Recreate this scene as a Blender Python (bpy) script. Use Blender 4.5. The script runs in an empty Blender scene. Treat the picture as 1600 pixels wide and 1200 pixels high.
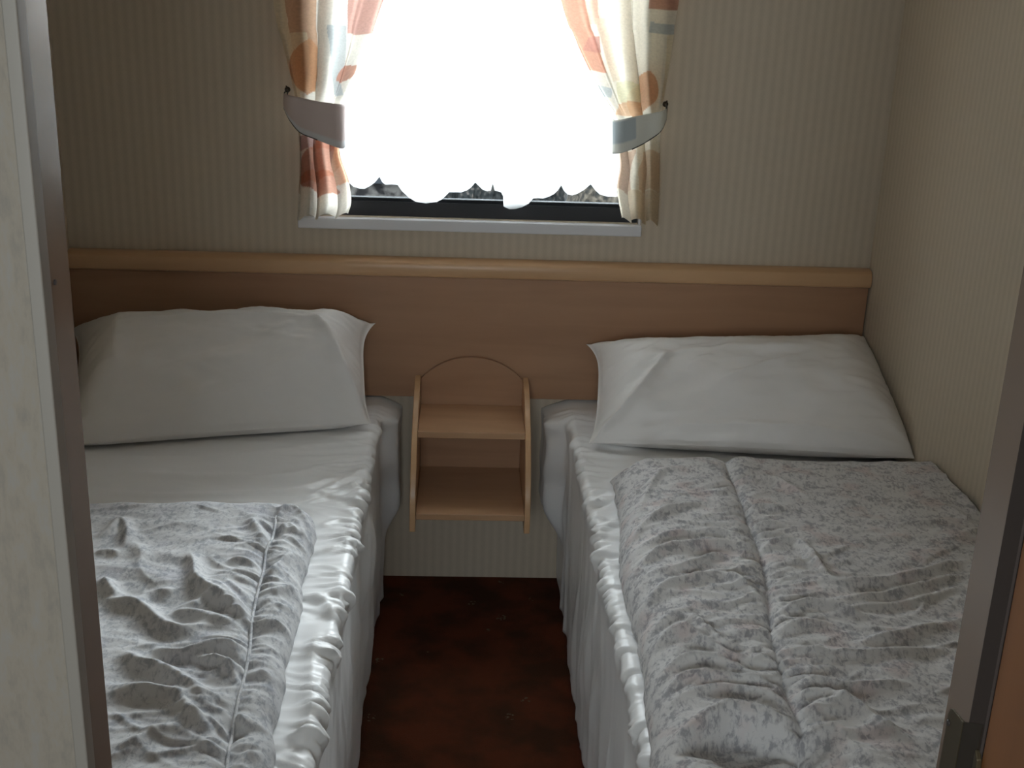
import bpy, bmesh, math, random
import numpy as np
from mathutils import Matrix, Vector

# ------------------------------------------------------------------ camera, world, light, exposure
SC = bpy.context.scene
COL = SC.collection
FPX = 1887.14                                   # focal length in pixels of a 1600 x 1200 frame
CAM = np.array([-0.9087, -2.5996, 1.38])
YAW, PITCH, ROLL = 0.0466, 0.3288, 0.0361
_cy, _sy, _cp, _sp = math.cos(YAW), math.sin(YAW), math.cos(PITCH), math.sin(PITCH)
FWD = np.array([_sy * _cp, _cy * _cp, -_sp])
_r0 = np.array([_cy, -_sy, 0.0]); _u0 = np.cross(_r0, FWD)
RIGHT = _r0 * math.cos(ROLL) + _u0 * math.sin(ROLL)
UP = _u0 * math.cos(ROLL) - _r0 * math.sin(ROLL)
cam_data = bpy.data.cameras.new('camera')
cam_data.sensor_width = 36.0
cam_data.lens = 36.0 * FPX / 1600.0
cam_data.clip_start = 0.02
cam = bpy.data.objects.new('camera', cam_data)
m = Matrix.Identity(4)
for i in range(3):
    m[i][0], m[i][1], m[i][2], m[i][3] = RIGHT[i], UP[i], -FWD[i], CAM[i]
cam.matrix_world = m
COL.objects.link(cam)
SC.camera = cam

world = bpy.data.worlds.new('sky')
SC.world = world
world.use_nodes = True
wn = world.node_tree
bg = wn.nodes['Background']
bg.inputs['Color'].default_value = (0.91, 0.96, 1.0, 1)
# hazy overcast sky, brighter around the veiled sun high to the right of the window
_tc = wn.nodes.new('ShaderNodeTexCoord')
_dot = wn.nodes.new('ShaderNodeVectorMath'); _dot.operation = 'DOT_PRODUCT'
_dot.inputs[1].default_value = Vector((0.50, 0.66, 0.56)).normalized()
wn.links.new(_tc.outputs['Generated'], _dot.inputs[0])
_mx = wn.nodes.new('ShaderNodeMath'); _mx.operation = 'MAXIMUM'; _mx.inputs[1].default_value = 0.0
wn.links.new(_dot.outputs['Value'], _mx.inputs[0])
_pw = wn.nodes.new('ShaderNodeMath'); _pw.operation = 'POWER'; _pw.inputs[1].default_value = 14.0
wn.links.new(_mx.outputs[0], _pw.inputs[0])
_st = wn.nodes.new('ShaderNodeMath'); _st.operation = 'MULTIPLY_ADD'; _st.inputs[1].default_value = 58.0; _st.inputs[2].default_value = 13.0
wn.links.new(_pw.outputs[0], _st.inputs[0])
wn.links.new(_st.outputs[0], bg.inputs['Strength'])


def daylight_portal(name, loc, rot, sx, sy):
    d = bpy.data.lights.new(name, 'AREA')
    d.shape = 'RECTANGLE'; d.size = sx; d.size_y = sy
    d.cycles.is_portal = True
    o = bpy.data.objects.new(name, d)
    o.location = loc; o.rotation_euler = rot
    COL.objects.link(o)


daylight_portal('daylight_bedroom_window', (-0.87, 0.055, 1.28), (-math.pi / 2, 0, 0), 0.72, 0.82)
daylight_portal('daylight_added_window', (-1.1, -3.62, 1.38), (math.pi / 2, 0, 0), 0.7, 0.7)  # portal for the unseen window added behind the camera

vs = SC.view_settings
vs.view_transform = 'Standard'
vs.look = 'None'
vs.gamma = 1.0
vs.use_curve_mapping = False
vs.exposure = 0.15

# ------------------------------------------------------------------ helpers


def _ray(px, py):
    return FWD + RIGHT * (px - 800) / FPX - UP * (py - 600) / FPX


def at_z(px, py, z):
    d = _ray(px, py); return CAM + d * (z - CAM[2]) / d[2]


def at_y(px, py, y):
    d = _ray(px, py); return CAM + d * (y - CAM[1]) / d[1]


def at_x(px, py, x):
    d = _ray(px, py); return CAM + d * (x - CAM[0]) / d[0]


def tag(o, label=None, cat=None, group=None, kind=None):
    if label: o['label'] = label
    if cat: o['category'] = cat
    if group: o['group'] = group
    if kind: o['kind'] = kind
    return o


def empty(name, loc=(0, 0, 0)):
    o = bpy.data.objects.new(name, None)
    o.empty_display_size = 0.05
    o.location = loc
    COL.objects.link(o)
    return o


def link(name, me, mat, parent=None, smooth=False, bevel=0.0):
    o = bpy.data.objects.new(name, me)
    if mat: me.materials.append(mat)
    if smooth:
        for p in me.polygons: p.use_smooth = True
    COL.objects.link(o)
    if parent:
        o.parent = parent
        o.matrix_parent_inverse = Matrix.Translation(-Vector(parent.location))
    if bevel:
        b = o.modifiers.new('bevel', 'BEVEL'); b.width = bevel; b.segments = 3; b.limit_method = 'ANGLE'
        w = o.modifiers.new('weighted', 'WEIGHTED_NORMAL')
        for p in me.polygons: p.use_smooth = True
    return o


def box(name, x, y, z, mat, parent=None, bevel=0.0):
    bm = bmesh.new()
    add_box(bm, x, y, z)
    me = bpy.data.meshes.new(name); bm.to_mesh(me); bm.free()
    return link(name, me, mat, parent, bevel=bevel)


def add_box(bm, x, y, z):
    v = [bm.verts.new((a, b, c)) for c in z for b in y for a in x]
    for f in ((0, 2, 3, 1), (4, 5, 7, 6), (0, 1, 5, 4), (2, 6, 7, 3), (0, 4, 6, 2), (1, 3, 7, 5)):
        bm.faces.new([v[i] for i in f])


def boxes(name, lst, mat, parent=None, bevel=0.0):
    bm = bmesh.new()
    for b in lst: add_box(bm, *b)
    me = bpy.data.meshes.new(name); bm.to_mesh(me); bm.free()
    return link(name, me, mat, parent, bevel=bevel)


def prism(name, pts, axis, a, b, mat, parent=None, bevel=0.0, smooth=False):
    """outline pts extruded along an axis from a to b"""
    def put(p, t):
        return {'x': (t, p[0], p[1]), 'y': (p[0], t, p[1]), 'z': (p[0], p[1], t)}[axis]
    bm = bmesh.new()
    va = [bm.verts.new(put(p, a)) for p in pts]
    vb = [bm.verts.new(put(p, b)) for p in pts]
    bm.faces.new(va); bm.faces.new(vb[::-1])
    n = len(pts)
    for i in range(n):
        bm.faces.new((va[i], vb[i], vb[(i + 1) % n], va[(i + 1) % n]))
    bmesh.ops.recalc_face_normals(bm, faces=bm.faces)
    me = bpy.data.meshes.new(name); bm.to_mesh(me); bm.free()
    return link(name, me, mat, parent, bevel=bevel, smooth=smooth)


def grid_mesh(name, P, closed_bottom=False):
    """P: (rows, cols, 3) -> mesh of quads"""
    R, C = P.shape[:2]
    idx = np.arange(R * C).reshape(R, C)
    q = np.stack([idx[:-1, :-1], idx[:-1, 1:], idx[1:, 1:], idx[1:, :-1]], -1).reshape(-1, 4)
    faces = q.tolist()
    if closed_bottom:
        ring = list(idx[0, :]) + list(idx[1:, -1]) + list(idx[-1, -2::-1]) + list(idx[-2:0:-1, 0])
        faces.append([int(i) for i in ring[::-1]])
    me = bpy.data.meshes.new(name)
    me.from_pydata(P.reshape(-1, 3).tolist(), [], faces)
    me.update()
    return me


def tube(name, pts, r, mat, parent=None, seg=10, smooth=True):
    bm = bmesh.new()
    add_tube(bm, pts, r, seg)
    me = bpy.data.meshes.new(name); bm.to_mesh(me); bm.free()
    return link(name, me, mat, parent, smooth=smooth)


def add_tube(bm, pts, r, seg=10):
    pts = [Vector(p) for p in pts]
    rings = []
    for i, p in enumerate(pts):
        t = (pts[min(i + 1, len(pts) - 1)] - pts[max(i - 1, 0)]).normalized()
        a = t.cross(Vector((0.13, 0.31, 0.94)))
        if a.length < 1e-3: a = t.cross(Vector((1, 0, 0)))
        a.normalize(); b = t.cross(a)
        rings.append([bm.verts.new(p + a * r * math.cos(k * 2 * math.pi / seg) + b * r * math.sin(k * 2 * math.pi / seg)) for k in range(seg)])
    for A, B in zip(rings[:-1], rings[1:]):
        for k in range(seg):
            bm.faces.new((A[k], A[(k + 1) % seg], B[(k + 1) % seg], B[k]))
    bm.faces.new(rings[0][::-1]); bm.faces.new(rings[-1])


_rng = np.random.RandomState(7)
_PERM = _rng.permutation(512)
_ANG = _rng.rand(512) * 2 * math.pi
_GX, _GY = np.cos(_ANG), np.sin(_ANG)


def noise2(x, y, seed=0):
    xi = np.floor(x).astype(int); yi = np.floor(y).astype(int)
    xf = x - xi; yf = y - yi
    u = xf ** 3 * (xf * (xf * 6 - 15) + 10); v = yf ** 3 * (yf * (yf * 6 - 15) + 10)

    def g(ix, iy, dx, dy):
        h = _PERM[(_PERM[(ix + seed * 31) & 511] + iy) & 511]
        return _GX[h] * dx + _GY[h] * dy
    a = g(xi, yi, xf, yf); b = g(xi + 1, yi, xf - 1, yf)
    c = g(xi, yi + 1, xf, yf - 1); d = g(xi + 1, yi + 1, xf - 1, yf - 1)
    return 1.4 * ((a * (1 - u) + b * u) * (1 - v) + (c * (1 - u) + d * u) * v)


def fbm(x, y, oct=4, seed=0, gain=0.5):
    s = np.zeros_like(x); a = 1.0; f = 1.0
    for k in range(oct):
        s += a * noise2(x * f, y * f, seed + k); a *= gain; f *= 2.03
    return s


def ridged(x, y, oct=3, seed=0):
    s = np.zeros_like(x); a = 1.0; f = 1.0
    for k in range(oct):
        s += a * (1 - 2.2 * np.abs(noise2(x * f, y * f, seed + k))); a *= 0.5; f *= 2.1
    return s


def sstep(a, b, x):
    t = np.clip((x - a) / (b - a), 0, 1)
    return t * t * (3 - 2 * t)


def smooth_line(p, n=40):
    """Catmull-Rom through points"""
    p = np.asarray(p, float)
    q = np.vstack([2 * p[0] - p[1], p, 2 * p[-1] - p[-2]])
    out = []
    k = max(2, n // (len(p) - 1))
    for i in range(1, len(q) - 2):
        for t in np.linspace(0, 1, k, endpoint=False):
            out.append(0.5 * ((2 * q[i]) + (-q[i - 1] + q[i + 1]) * t + (2 * q[i - 1] - 5 * q[i] + 4 * q[i + 1] - q[i + 2]) * t * t
                              + (-q[i - 1] + 3 * q[i] - 3 * q[i + 1] + q[i + 2]) * t ** 3))
    out.append(p[-1])
    return np.array(out)


def line_dist(X, Y, line):
    """distance, position along (0..1), signed side of a polyline"""
    best = np.full(X.shape, 1e9); tt = np.zeros(X.shape); sd = np.zeros(X.shape)
    L = np.concatenate([[0], np.cumsum(np.linalg.norm(np.diff(line[:, :2], axis=0), axis=1))])
    for i in range(len(line) - 1):
        ax, ay = line[i, 0], line[i, 1]; bx, by = line[i + 1, 0] - ax, line[i + 1, 1] - ay
        l2 = bx * bx + by * by + 1e-12
        t = np.clip(((X - ax) * bx + (Y - ay) * by) / l2, 0, 1)
        dx = X - ax - t * bx; dy = Y - ay - t * by
        d = np.hypot(dx, dy)
        k = d < best
        best = np.where(k, d, best); tt = np.where(k, (L[i] + t * math.sqrt(l2)) / L[-1], tt)
        sd = np.where(k, np.sign(bx * dy - by * dx), sd)
    return best, tt, sd


def fold(X, Y, px, z, w, a, valley=0.35, sharp=1.0):
    """height of one cloth fold running along a traced line on the plane z"""
    pts = np.array([at_z(q[0], q[1], z) for q in px])
    line = smooth_line(pts, 24)
    d, t, s = line_dist(X, Y, line)
    taper = np.sin(np.clip(np.minimum(t, 1 - t) * 3.2 + 0.12, 0, 1) * math.pi / 2) ** 1.3
    near = (s == 0) * 1.0
    core = np.exp(-(d / w) ** (1.5 * sharp))
    return a * taper * (core - valley * np.exp(-(d / (2.4 * w)) ** 2))


# ------------------------------------------------------------------ materials


def mat(name, col, rough=0.6, spec=0.5, **kw):
    mt = bpy.data.materials.new(name); mt.use_nodes = True
    b = mt.node_tree.nodes['Principled BSDF']
    b.inputs['Base Color'].default_value = (*col, 1)
    b.inputs['Roughness'].default_value = rough
    b.inputs['Specular IOR Level'].default_value = spec
    for k, v in kw.items(): b.inputs[k.replace('_', ' ')].default_value = v
    return mt


def nodes(mt):
    return mt.node_tree.nodes, mt.node_tree.links, mt.node_tree.nodes['Principled BSDF']


def ramp(n, stops):
    r = n.new('ShaderNodeValToRGB')
    e = r.color_ramp.elements
    while len(e) < len(stops): e.new(0.5)
    for k, (p, c) in enumerate(stops):
        e[k].position = p; e[k].color = (*c, 1)
    return r


def coords(n, l, scale, rot=(0, 0, 0)):
    tc = n.new('ShaderNodeTexCoord'); mp = n.new('ShaderNodeMapping')
    mp.inputs['Scale'].default_value = scale; mp.inputs['Rotation'].default_value = rot
    l.new(tc.outputs['Object'], mp.inputs['Vector'])
    return mp.outputs['Vector']


def bump(n, l, b, height, strength, dist):
    bp = n.new('ShaderNodeBump'); bp.inputs['Strength'].default_value = strength; bp.inputs['Distance'].default_value = dist
    l.new(height, bp.inputs['Height']); l.new(bp.outputs['Normal'], b.inputs['Normal'])


def wallpaper(name, axis, base, dark, pitch=0.0195):
    """cream paper with faint narrow vertical stripes of woven dashes"""
    mt = mat(name, base, 0.75, 0.25)
    n, l, b = nodes(mt)
    tc = n.new('ShaderNodeTexCoord'); sep = n.new('ShaderNodeSeparateXYZ'); l.new(tc.outputs['Object'], sep.inputs[0])
    def mth(op, a, c=None):
        q = n.new('ShaderNodeMath'); q.operation = op
        for k, v in enumerate((a, c)):
            if v is None: continue
            if isinstance(v, (int, float)): q.inputs[k].default_value = v
            else: l.new(v, q.inputs[k])
        return q.outputs[0]
    s = mth('SINE', mth('MULTIPLY', sep.outputs[axis], 2 * math.pi / pitch))
    s2 = mth('SINE', mth('MULTIPLY', sep.outputs[axis], 6 * math.pi / pitch))
    dash = mth('SINE', mth('MULTIPLY', sep.outputs[2], 2 * math.pi / 0.009))
    ns = n.new('ShaderNodeTexNoise'); ns.inputs['Scale'].default_value = 60; ns.inputs['Detail'].default_value = 3
    l.new(tc.outputs['Object'], ns.inputs['Vector'])
    v = mth('ADD', mth('MULTIPLY', s, 0.24), mth('MULTIPLY', mth('MULTIPLY', s2, dash), 0.08))
    v = mth('ADD', v, mth('MULTIPLY', ns.outputs['Fac'], 0.5))
    v = mth('ADD', v, 0.25)
    r = ramp(n, [(0.15, dark), (0.85, base)])
    l.new(v, r.inputs['Fac']); l.new(r.outputs['Color'], b.inputs['Base Color'])
    bump(n, l, b, v, 0.15, 0.001)
    return mt


def wood(name, c1, c2, scale, rough=0.4, axis_rot=(0, 0, 0)):
    mt = mat(name, c1, rough, 0.4)
    n, l, b = nodes(mt)
    vec = coords(n, l, scale, axis_rot)
    ns = n.new('ShaderNodeTexNoise'); ns.inputs['Scale'].default_value = 3.0; ns.inputs['Detail'].default_value = 6; ns.inputs['Distortion'].default_value = 0.6
    l.new(vec, ns.inputs['Vector'])
    r = ramp(n, [(0.3, c2), (0.7, c1)])
    l.new(ns.outputs['Fac'], r.inputs['Fac']); l.new(r.outputs['Color'], b.inputs['Base Color'])
    return mt


M = {}
M['paper_back'] = wallpaper('back_wallpaper', 0, (0.62, 0.535, 0.425), (0.545, 0.467, 0.365))
M['paper_side'] = wallpaper('side_wallpaper', 1, (0.64, 0.55, 0.435), (0.575, 0.493, 0.383))
M['ceiling'] = mat('ceiling_board', (0.88, 0.86, 0.82), 0.8, 0.2)
M['beech'] = wood('beech_laminate', (0.455, 0.265, 0.158), (0.39, 0.22, 0.128), (1.0, 6, 9))
M['beech_light'] = wood('beech_edge', (0.66, 0.42, 0.235), (0.57, 0.35, 0.19), (1.0, 6, 9), 0.32)
M['beech_shelf'] = wood('beech_shelf_board', (0.56, 0.345, 0.20), (0.48, 0.285, 0.16), (1.2, 8, 8), 0.35)
M['door_wood'] = wood('dark_door_veneer', (0.36, 0.155, 0.06), (0.27, 0.11, 0.042), (6, 6, 0.7), 0.45)
M['jamb'] = mat('jamb_laminate', (0.30, 0.225, 0.175), 0.22, 0.5)
M['jamb_strip'] = mat('cream_trim', (0.32, 0.29, 0.25), 0.5, 0.4)
M['white_plastic'] = mat('white_plastic', (0.74, 0.74, 0.76), 0.35, 0.5)
M['black_rubber'] = mat('dark_window_frame', (0.035, 0.037, 0.042), 0.5, 0.3)
M['grey_metal'] = mat('grey_window_edge', (0.03, 0.033, 0.036), 0.8, 0.05)
M['bronze'] = mat('dark_bronze', (0.12, 0.095, 0.055), 0.4, 0.5, Metallic=0.6)
M['dark_bronze'] = mat('hook_bronze_gap_shade', (0.05, 0.035, 0.022), 0.5, 0.5, Metallic=0.4)  # bronze of the wall hooks, also the painted shade in the hinge gap
M['cord'] = mat('dark_cord', (0.09, 0.085, 0.08), 0.7, 0.3)
M['mattress'] = mat('mattress_ticking', (0.72, 0.71, 0.69), 0.8, 0.2)
M['bed_base'] = mat('bed_base_board', (0.40, 0.33, 0.26), 0.7, 0.3)
M['gap_shade'] = mat('door_gap_shade', (0.085, 0.066, 0.058), 0.85, 0.1)  # dark colour painted for the shade between jamb and door
M['screw'] = mat('screw_head', (0.06, 0.05, 0.045), 0.5, 0.5)


def corridor_paper():
    mt = mat('corridor_wallpaper', (0.62, 0.58, 0.49), 0.75, 0.2)
    n, l, b = nodes(mt)
    ns = n.new('ShaderNodeTexNoise'); ns.inputs['Scale'].default_value = 1.0; ns.inputs['Detail'].default_value = 5; ns.inputs['Roughness'].default_value = 0.65
    l.new(coords(n, l, (130, 130, 45)), ns.inputs['Vector'])
    r = ramp(n, [(0.3, (0.28, 0.25, 0.212)), (0.5, (0.345, 0.298, 0.24)), (0.7, (0.335, 0.31, 0.278))])
    l.new(ns.outputs['Fac'], r.inputs['Fac']); l.new(r.outputs['Color'], b.inputs['Base Color'])
    return mt


M['corridor_paper'] = corridor_paper()


def carpet():
    mt = mat('red_brown_carpet', (0.13, 0.035, 0.02), 0.95, 0.05)
    n, l, b = nodes(mt)
    vec = coords(n, l, (1, 1, 1))
    big = n.new('ShaderNodeTexNoise'); big.inputs['Scale'].default_value = 9; big.inputs['Detail'].default_value = 3
    l.new(vec, big.inputs['Vector'])
    r = ramp(n, [(0.38, (0.058, 0.025, 0.014)), (0.6, (0.115, 0.034, 0.017))])
    l.new(big.outputs['Fac'], r.inputs['Fac'])
    vo = n.new('ShaderNodeTexVoronoi'); vo.inputs['Scale'].default_value = 13; vo.inputs['Randomness'].default_value = 0.85
    l.new(vec, vo.inputs['Vector'])
    nn = n.new('ShaderNodeTexNoise'); nn.inputs['Scale'].default_value = 110; nn.inputs['Detail'].default_value = 1
    l.new(vec, nn.inputs['Vector'])
    lt = n.new('ShaderNodeMath'); lt.operation = 'LESS_THAN'; lt.inputs[1].default_value = 0.16
    l.new(vo.outputs['Distance'], lt.inputs[0])
    gt = n.new('ShaderNodeMath'); gt.operation = 'GREATER_THAN'; gt.inputs[1].default_value = 0.56
    l.new(nn.outputs['Fac'], gt.inputs[0])
    mu = n.new('ShaderNodeMath'); mu.operation = 'MULTIPLY'
    l.new(lt.outputs[0], mu.inputs[0]); l.new(gt.outputs[0], mu.inputs[1])
    mx = n.new('ShaderNodeMix'); mx.data_type = 'RGBA'
    l.new(mu.outputs[0], mx.inputs['Factor']); l.new(r.outputs['Color'], mx.inputs['A'])
    mx.inputs['B'].default_value = (0.13, 0.095, 0.06, 1)
    l.new(mx.outputs['Result'], b.inputs['Base Color'])
    fi = n.new('ShaderNodeTexNoise'); fi.inputs['Scale'].default_value = 400; l.new(vec, fi.inputs['Vector'])
    bump(n, l, b, fi.outputs['Fac'], 0.5, 0.004)
    return mt


M['carpet'] = carpet()


def linen(name, col, rough, sheen):
    mt = mat(name, col, rough, 0.35)
    n, l, b = nodes(mt)
    b.inputs['Sheen Weight'].default_value = sheen
    ns = n.new('ShaderNodeTexNoise'); ns.inputs['Scale'].default_value = 26; ns.inputs['Detail'].default_value = 5
    l.new(coords(n, l, (1, 1, 1)), ns.inputs['Vector'])
    bump(n, l, b, ns.outputs['Fac'], 0.12, 0.004)
    return mt


M['sheet'] = linen('white_satin_sheet', (0.86, 0.86, 0.86), 0.36, 0.1)
M['pillow'] = linen('white_pillowcase', (0.87, 0.85, 0.83), 0.40, 0.1)


def duvet_cloth(name, base, sprig, blush):
    mt = mat(name, base, 0.85, 0.15)
    n, l, b = nodes(mt)
    vec = coords(n, l, (1, 1, 1))
    a = n.new('ShaderNodeTexNoise'); a.inputs['Scale'].default_value = 135; a.inputs['Detail'].default_value = 4; a.inputs['Roughness'].default_value = 0.65; a.inputs['Distortion'].default_value = 0.5
    l.new(coords(n, l, (1.15, 0.75, 0.6), (0, 0, 0.3)), a.inputs['Vector'])
    k = n.new('ShaderNodeTexNoise'); k.inputs['Scale'].default_value = 38; k.inputs['Detail'].default_value = 3
    l.new(vec, k.inputs['Vector'])
    ad = n.new('ShaderNodeMath'); ad.operation = 'MULTIPLY_ADD'; ad.inputs[1].default_value = 0.55
    l.new(k.outputs['Fac'], ad.inputs[0]); l.new(a.outputs['Fac'], ad.inputs[2])
    r = ramp(n, [(0.64, sprig), (0.74, tuple(0.35 * s + 0.65 * c for s, c in zip(sprig, base))), (0.83, base)])
    l.new(ad.outputs[0], r.inputs['Fac'])
    c = n.new('ShaderNodeTexNoise'); c.inputs['Scale'].default_value = 17; c.inputs['Detail'].default_value = 3
    l.new(vec, c.inputs['Vector'])
    r2 = ramp(n, [(0.54, (1, 1, 1)), (0.66, blush)])
    l.new(c.outputs['Fac'], r2.inputs['Fac'])
    mx = n.new('ShaderNodeMix'); mx.data_type = 'RGBA'; mx.blend_type = 'MULTIPLY'; mx.inputs['Factor'].default_value = 1
    l.new(r.outputs['Color'], mx.inputs['A']); l.new(r2.outputs['Color'], mx.inputs['B'])
    l.new(mx.outputs['Result'], b.inputs['Base Color'])
    f = n.new('ShaderNodeTexNoise'); f.inputs['Scale'].default_value = 70; f.inputs['Detail'].default_value = 4
    l.new(vec, f.inputs['Vector'])
    bump(n, l, b, f.outputs['Fac'], 0.25, 0.004)
    return mt


M['duvet_grey'] = duvet_cloth('grey_sprig_duvet', (0.63, 0.63, 0.635), (0.40, 0.41, 0.435), (0.90, 0.90, 0.93))
M['duvet_warm'] = duvet_cloth('floral_sprig_duvet', (0.70, 0.69, 0.685), (0.40, 0.395, 0.415), (0.96, 0.88, 0.87))


def curtain_cloth():
    mt = bpy.data.materials.new('patchwork_curtain_cotton'); mt.use_nodes = True
    n, l, b = nodes(mt)
    at = n.new('ShaderNodeAttribute'); at.attribute_name = 'pattern'
    ns = n.new('ShaderNodeTexNoise'); ns.inputs['Scale'].default_value = 90; ns.inputs['Detail'].default_value = 4
    l.new(coords(n, l, (1, 1, 3)), ns.inputs['Vector'])
    r = ramp(n, [(0.3, (0.86, 0.86, 0.86)), (0.7, (1, 1, 1))]); l.new(ns.outputs['Fac'], r.inputs['Fac'])
    mx = n.new('ShaderNodeMix'); mx.data_type = 'RGBA'; mx.blend_type = 'MULTIPLY'; mx.inputs['Factor'].default_value = 1
    l.new(at.outputs['Color'], mx.inputs['A']); l.new(r.outputs['Color'], mx.inputs['B'])
    l.new(mx.outputs['Result'], b.inputs['Base Color'])
    b.inputs['Roughness'].default_value = 0.85; b.inputs['Specular IOR Level'].default_value = 0.1
    tr = n.new('ShaderNodeBsdfTranslucent'); l.new(mx.outputs['Result'], tr.inputs['Color'])
    ms = n.new('ShaderNodeMixShader'); ms.inputs['Fac'].default_value = 0.55
    l.new(b.outputs[0], ms.inputs[1]); l.new(tr.outputs[0], ms.inputs[2])
    l.new(ms.outputs[0], n['Material Output'].inputs['Surface'])
    return mt


M['curtain'] = curtain_cloth()


def tie_cloth():
    mt = mat('tieback_cotton', (0.6, 0.6, 0.6), 0.85, 0.1)
    n, l, b = nodes(mt)
    at = n.new('ShaderNodeAttribute'); at.attribute_name = 'pattern'
    l.new(at.outputs['Color'], b.inputs['Base Color'])
    ns = n.new('ShaderNodeTexNoise'); ns.inputs['Scale'].default_value = 300
    l.new(coords(n, l, (1, 1, 1)), ns.inputs['Vector'])
    bump(n, l, b, ns.outputs['Fac'], 0.3, 0.001)
    return mt


M['tie'] = tie_cloth()


def net_cloth():
    mt = bpy.data.materials.new('white_net'); mt.use_nodes = True
    n, l, b = nodes(mt)
    tr = n.new('ShaderNodeBsdfTranslucent'); tr.inputs['Color'].default_value = (0.95, 0.95, 0.95, 1)
    df = n.new('ShaderNodeBsdfDiffuse'); df.inputs['Color'].default_value = (0.9, 0.9, 0.9, 1)
    tp = n.new('ShaderNodeBsdfTransparent')
    a = n.new('ShaderNodeMixShader'); a.inputs['Fac'].default_value = 0.75
    l.new(df.outputs[0], a.inputs[1]); l.new(tr.outputs[0], a.inputs[2])
    c = n.new('ShaderNodeMixShader'); c.inputs['Fac'].default_value = 0.62
    l.new(a.outputs[0], c.inputs[1]); l.new(tp.outputs[0], c.inputs[2])
    l.new(c.outputs[0], n['Material Output'].inputs['Surface'])
    return mt


M['net'] = net_cloth()


def glass():
    mt = bpy.data.materials.new('window_glass'); mt.use_nodes = True
    n, l, b = nodes(mt)
    g = n.new('ShaderNodeBsdfGlossy'); g.inputs['Roughness'].default_value = 0.02
    t = n.new('ShaderNodeBsdfTransparent'); t.inputs['Color'].default_value = (0.95, 0.97, 0.97, 1)
    f = n.new('ShaderNodeFresnel'); f.inputs['IOR'].default_value = 1.45
    ms = n.new('ShaderNodeMixShader')
    l.new(f.outputs[0], ms.inputs['Fac']); l.new(t.outputs[0], ms.inputs[1]); l.new(g.outputs[0], ms.inputs[2])
    l.new(ms.outputs[0], n['Material Output'].inputs['Surface'])
    return mt


M['glass'] = glass()


def mottled(name, stops, scale, rough=0.9):
    mt = mat(name, stops[0][1], rough, 0.1)
    n, l, b = nodes(mt)
    ns = n.new('ShaderNodeTexNoise'); ns.inputs['Scale'].default_value = scale; ns.inputs['Detail'].default_value = 5
    l.new(coords(n, l, (1, 1, 1)), ns.inputs['Vector'])
    r = ramp(n, stops); l.new(ns.outputs['Fac'], r.inputs['Fac']); l.new(r.outputs['Color'], b.inputs['Base Color'])
    return mt


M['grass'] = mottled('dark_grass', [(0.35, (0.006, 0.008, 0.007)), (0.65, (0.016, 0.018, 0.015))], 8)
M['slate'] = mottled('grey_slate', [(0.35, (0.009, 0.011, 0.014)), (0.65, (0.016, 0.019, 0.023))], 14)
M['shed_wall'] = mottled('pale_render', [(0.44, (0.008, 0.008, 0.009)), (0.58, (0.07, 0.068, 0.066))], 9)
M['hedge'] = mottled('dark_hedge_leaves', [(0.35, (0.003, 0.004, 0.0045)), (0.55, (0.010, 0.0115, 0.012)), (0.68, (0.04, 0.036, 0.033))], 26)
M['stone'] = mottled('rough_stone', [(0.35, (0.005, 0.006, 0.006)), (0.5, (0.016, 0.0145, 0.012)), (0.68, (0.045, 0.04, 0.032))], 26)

# ------------------------------------------------------------------ the setting
XL, XR = -1.756, 0.0            # bedroom side walls
YF, YP = -1.897, -1.935         # partition: bedroom face, corridor face
DL, DR = -1.139, -0.569         # door opening
HC = 2.02
WX0, WX1, WZ0, WZ1 = -1.225, -0.525, 0.867, 1.66      # window opening

S = 'structure'
tag(box('floor', (-2.5, 0.6), (-3.7, 0.06), (-0.06, 0.0), M['carpet']), kind=S)
tag(box('ceiling', (-2.5, 0.6), (-3.7, 0.06), (HC, HC + 0.05), M['ceiling']), kind=S)
tag(boxes('wall_back', [((XL, WX0), (0, 0.06), (0, HC)), ((WX1, XR), (0, 0.06), (0, HC)),
                        ((WX0, WX1), (0, 0.06), (0, WZ0)), ((WX0, WX1), (0, 0.06), (WZ1, HC))], M['paper_back']), kind=S)
tag(box('wall_right', (XR, XR + 0.05), (YF, 0.06), (0, HC), M['paper_side']), kind=S)
tag(box('wall_left', (XL - 0.05, XL), (YF, 0.06), (0, HC), M['paper_side']), kind=S)
tag(boxes('wall_front', [((-2.45, DL - 0.008), (YP, YF), (0, HC)), ((DR + 0.008, 0.55), (YP, YF), (0, HC)),
                         ((DL - 0.008, DR + 0.008), (YP, YF), (1.95, HC))], M['corridor_paper']), kind=S)
tag(box('wall_corridor_left', (-2.5, -2.45), (-3.65, YP), (0, HC), M['corridor_paper']), kind=S)
tag(box('wall_corridor_right', (0.55, 0.6), (-3.65, YP), (0, HC), M['corridor_paper']), kind=S)
VX0, VX1, VZ0, VZ1 = -1.45, -0.75, 1.03, 1.73  # unseen window added in the corridor to bring fill light from behind the camera
tag(boxes('wall_corridor_back', [((-2.5, VX0), (-3.66, -3.6), (0, HC)), ((VX1, 0.6), (-3.66, -3.6), (0, HC)),
                                 ((VX0, VX1), (-3.66, -3.6), (0, VZ0)), ((VX0, VX1), (-3.66, -3.6), (VZ1, HC))], M['corridor_paper']), kind=S)
w2 = boxes('added_window', [((VX0, VX1), (-3.65, -3.61), (VZ0, VZ0 + 0.03)), ((VX0, VX1), (-3.65, -3.61), (VZ1 - 0.03, VZ1)),
                        ((VX0, VX0 + 0.03), (-3.65, -3.61), (VZ0, VZ1)), ((VX1 - 0.03, VX1), (-3.65, -3.61), (VZ0, VZ1))], M['white_plastic'])
tag(w2, kind=S)
box('window_glass', (VX0 + 0.03, VX1 - 0.03), (-3.632, -3.628), (VZ0 + 0.03, VZ1 - 0.03), M['glass'], w2)

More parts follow.
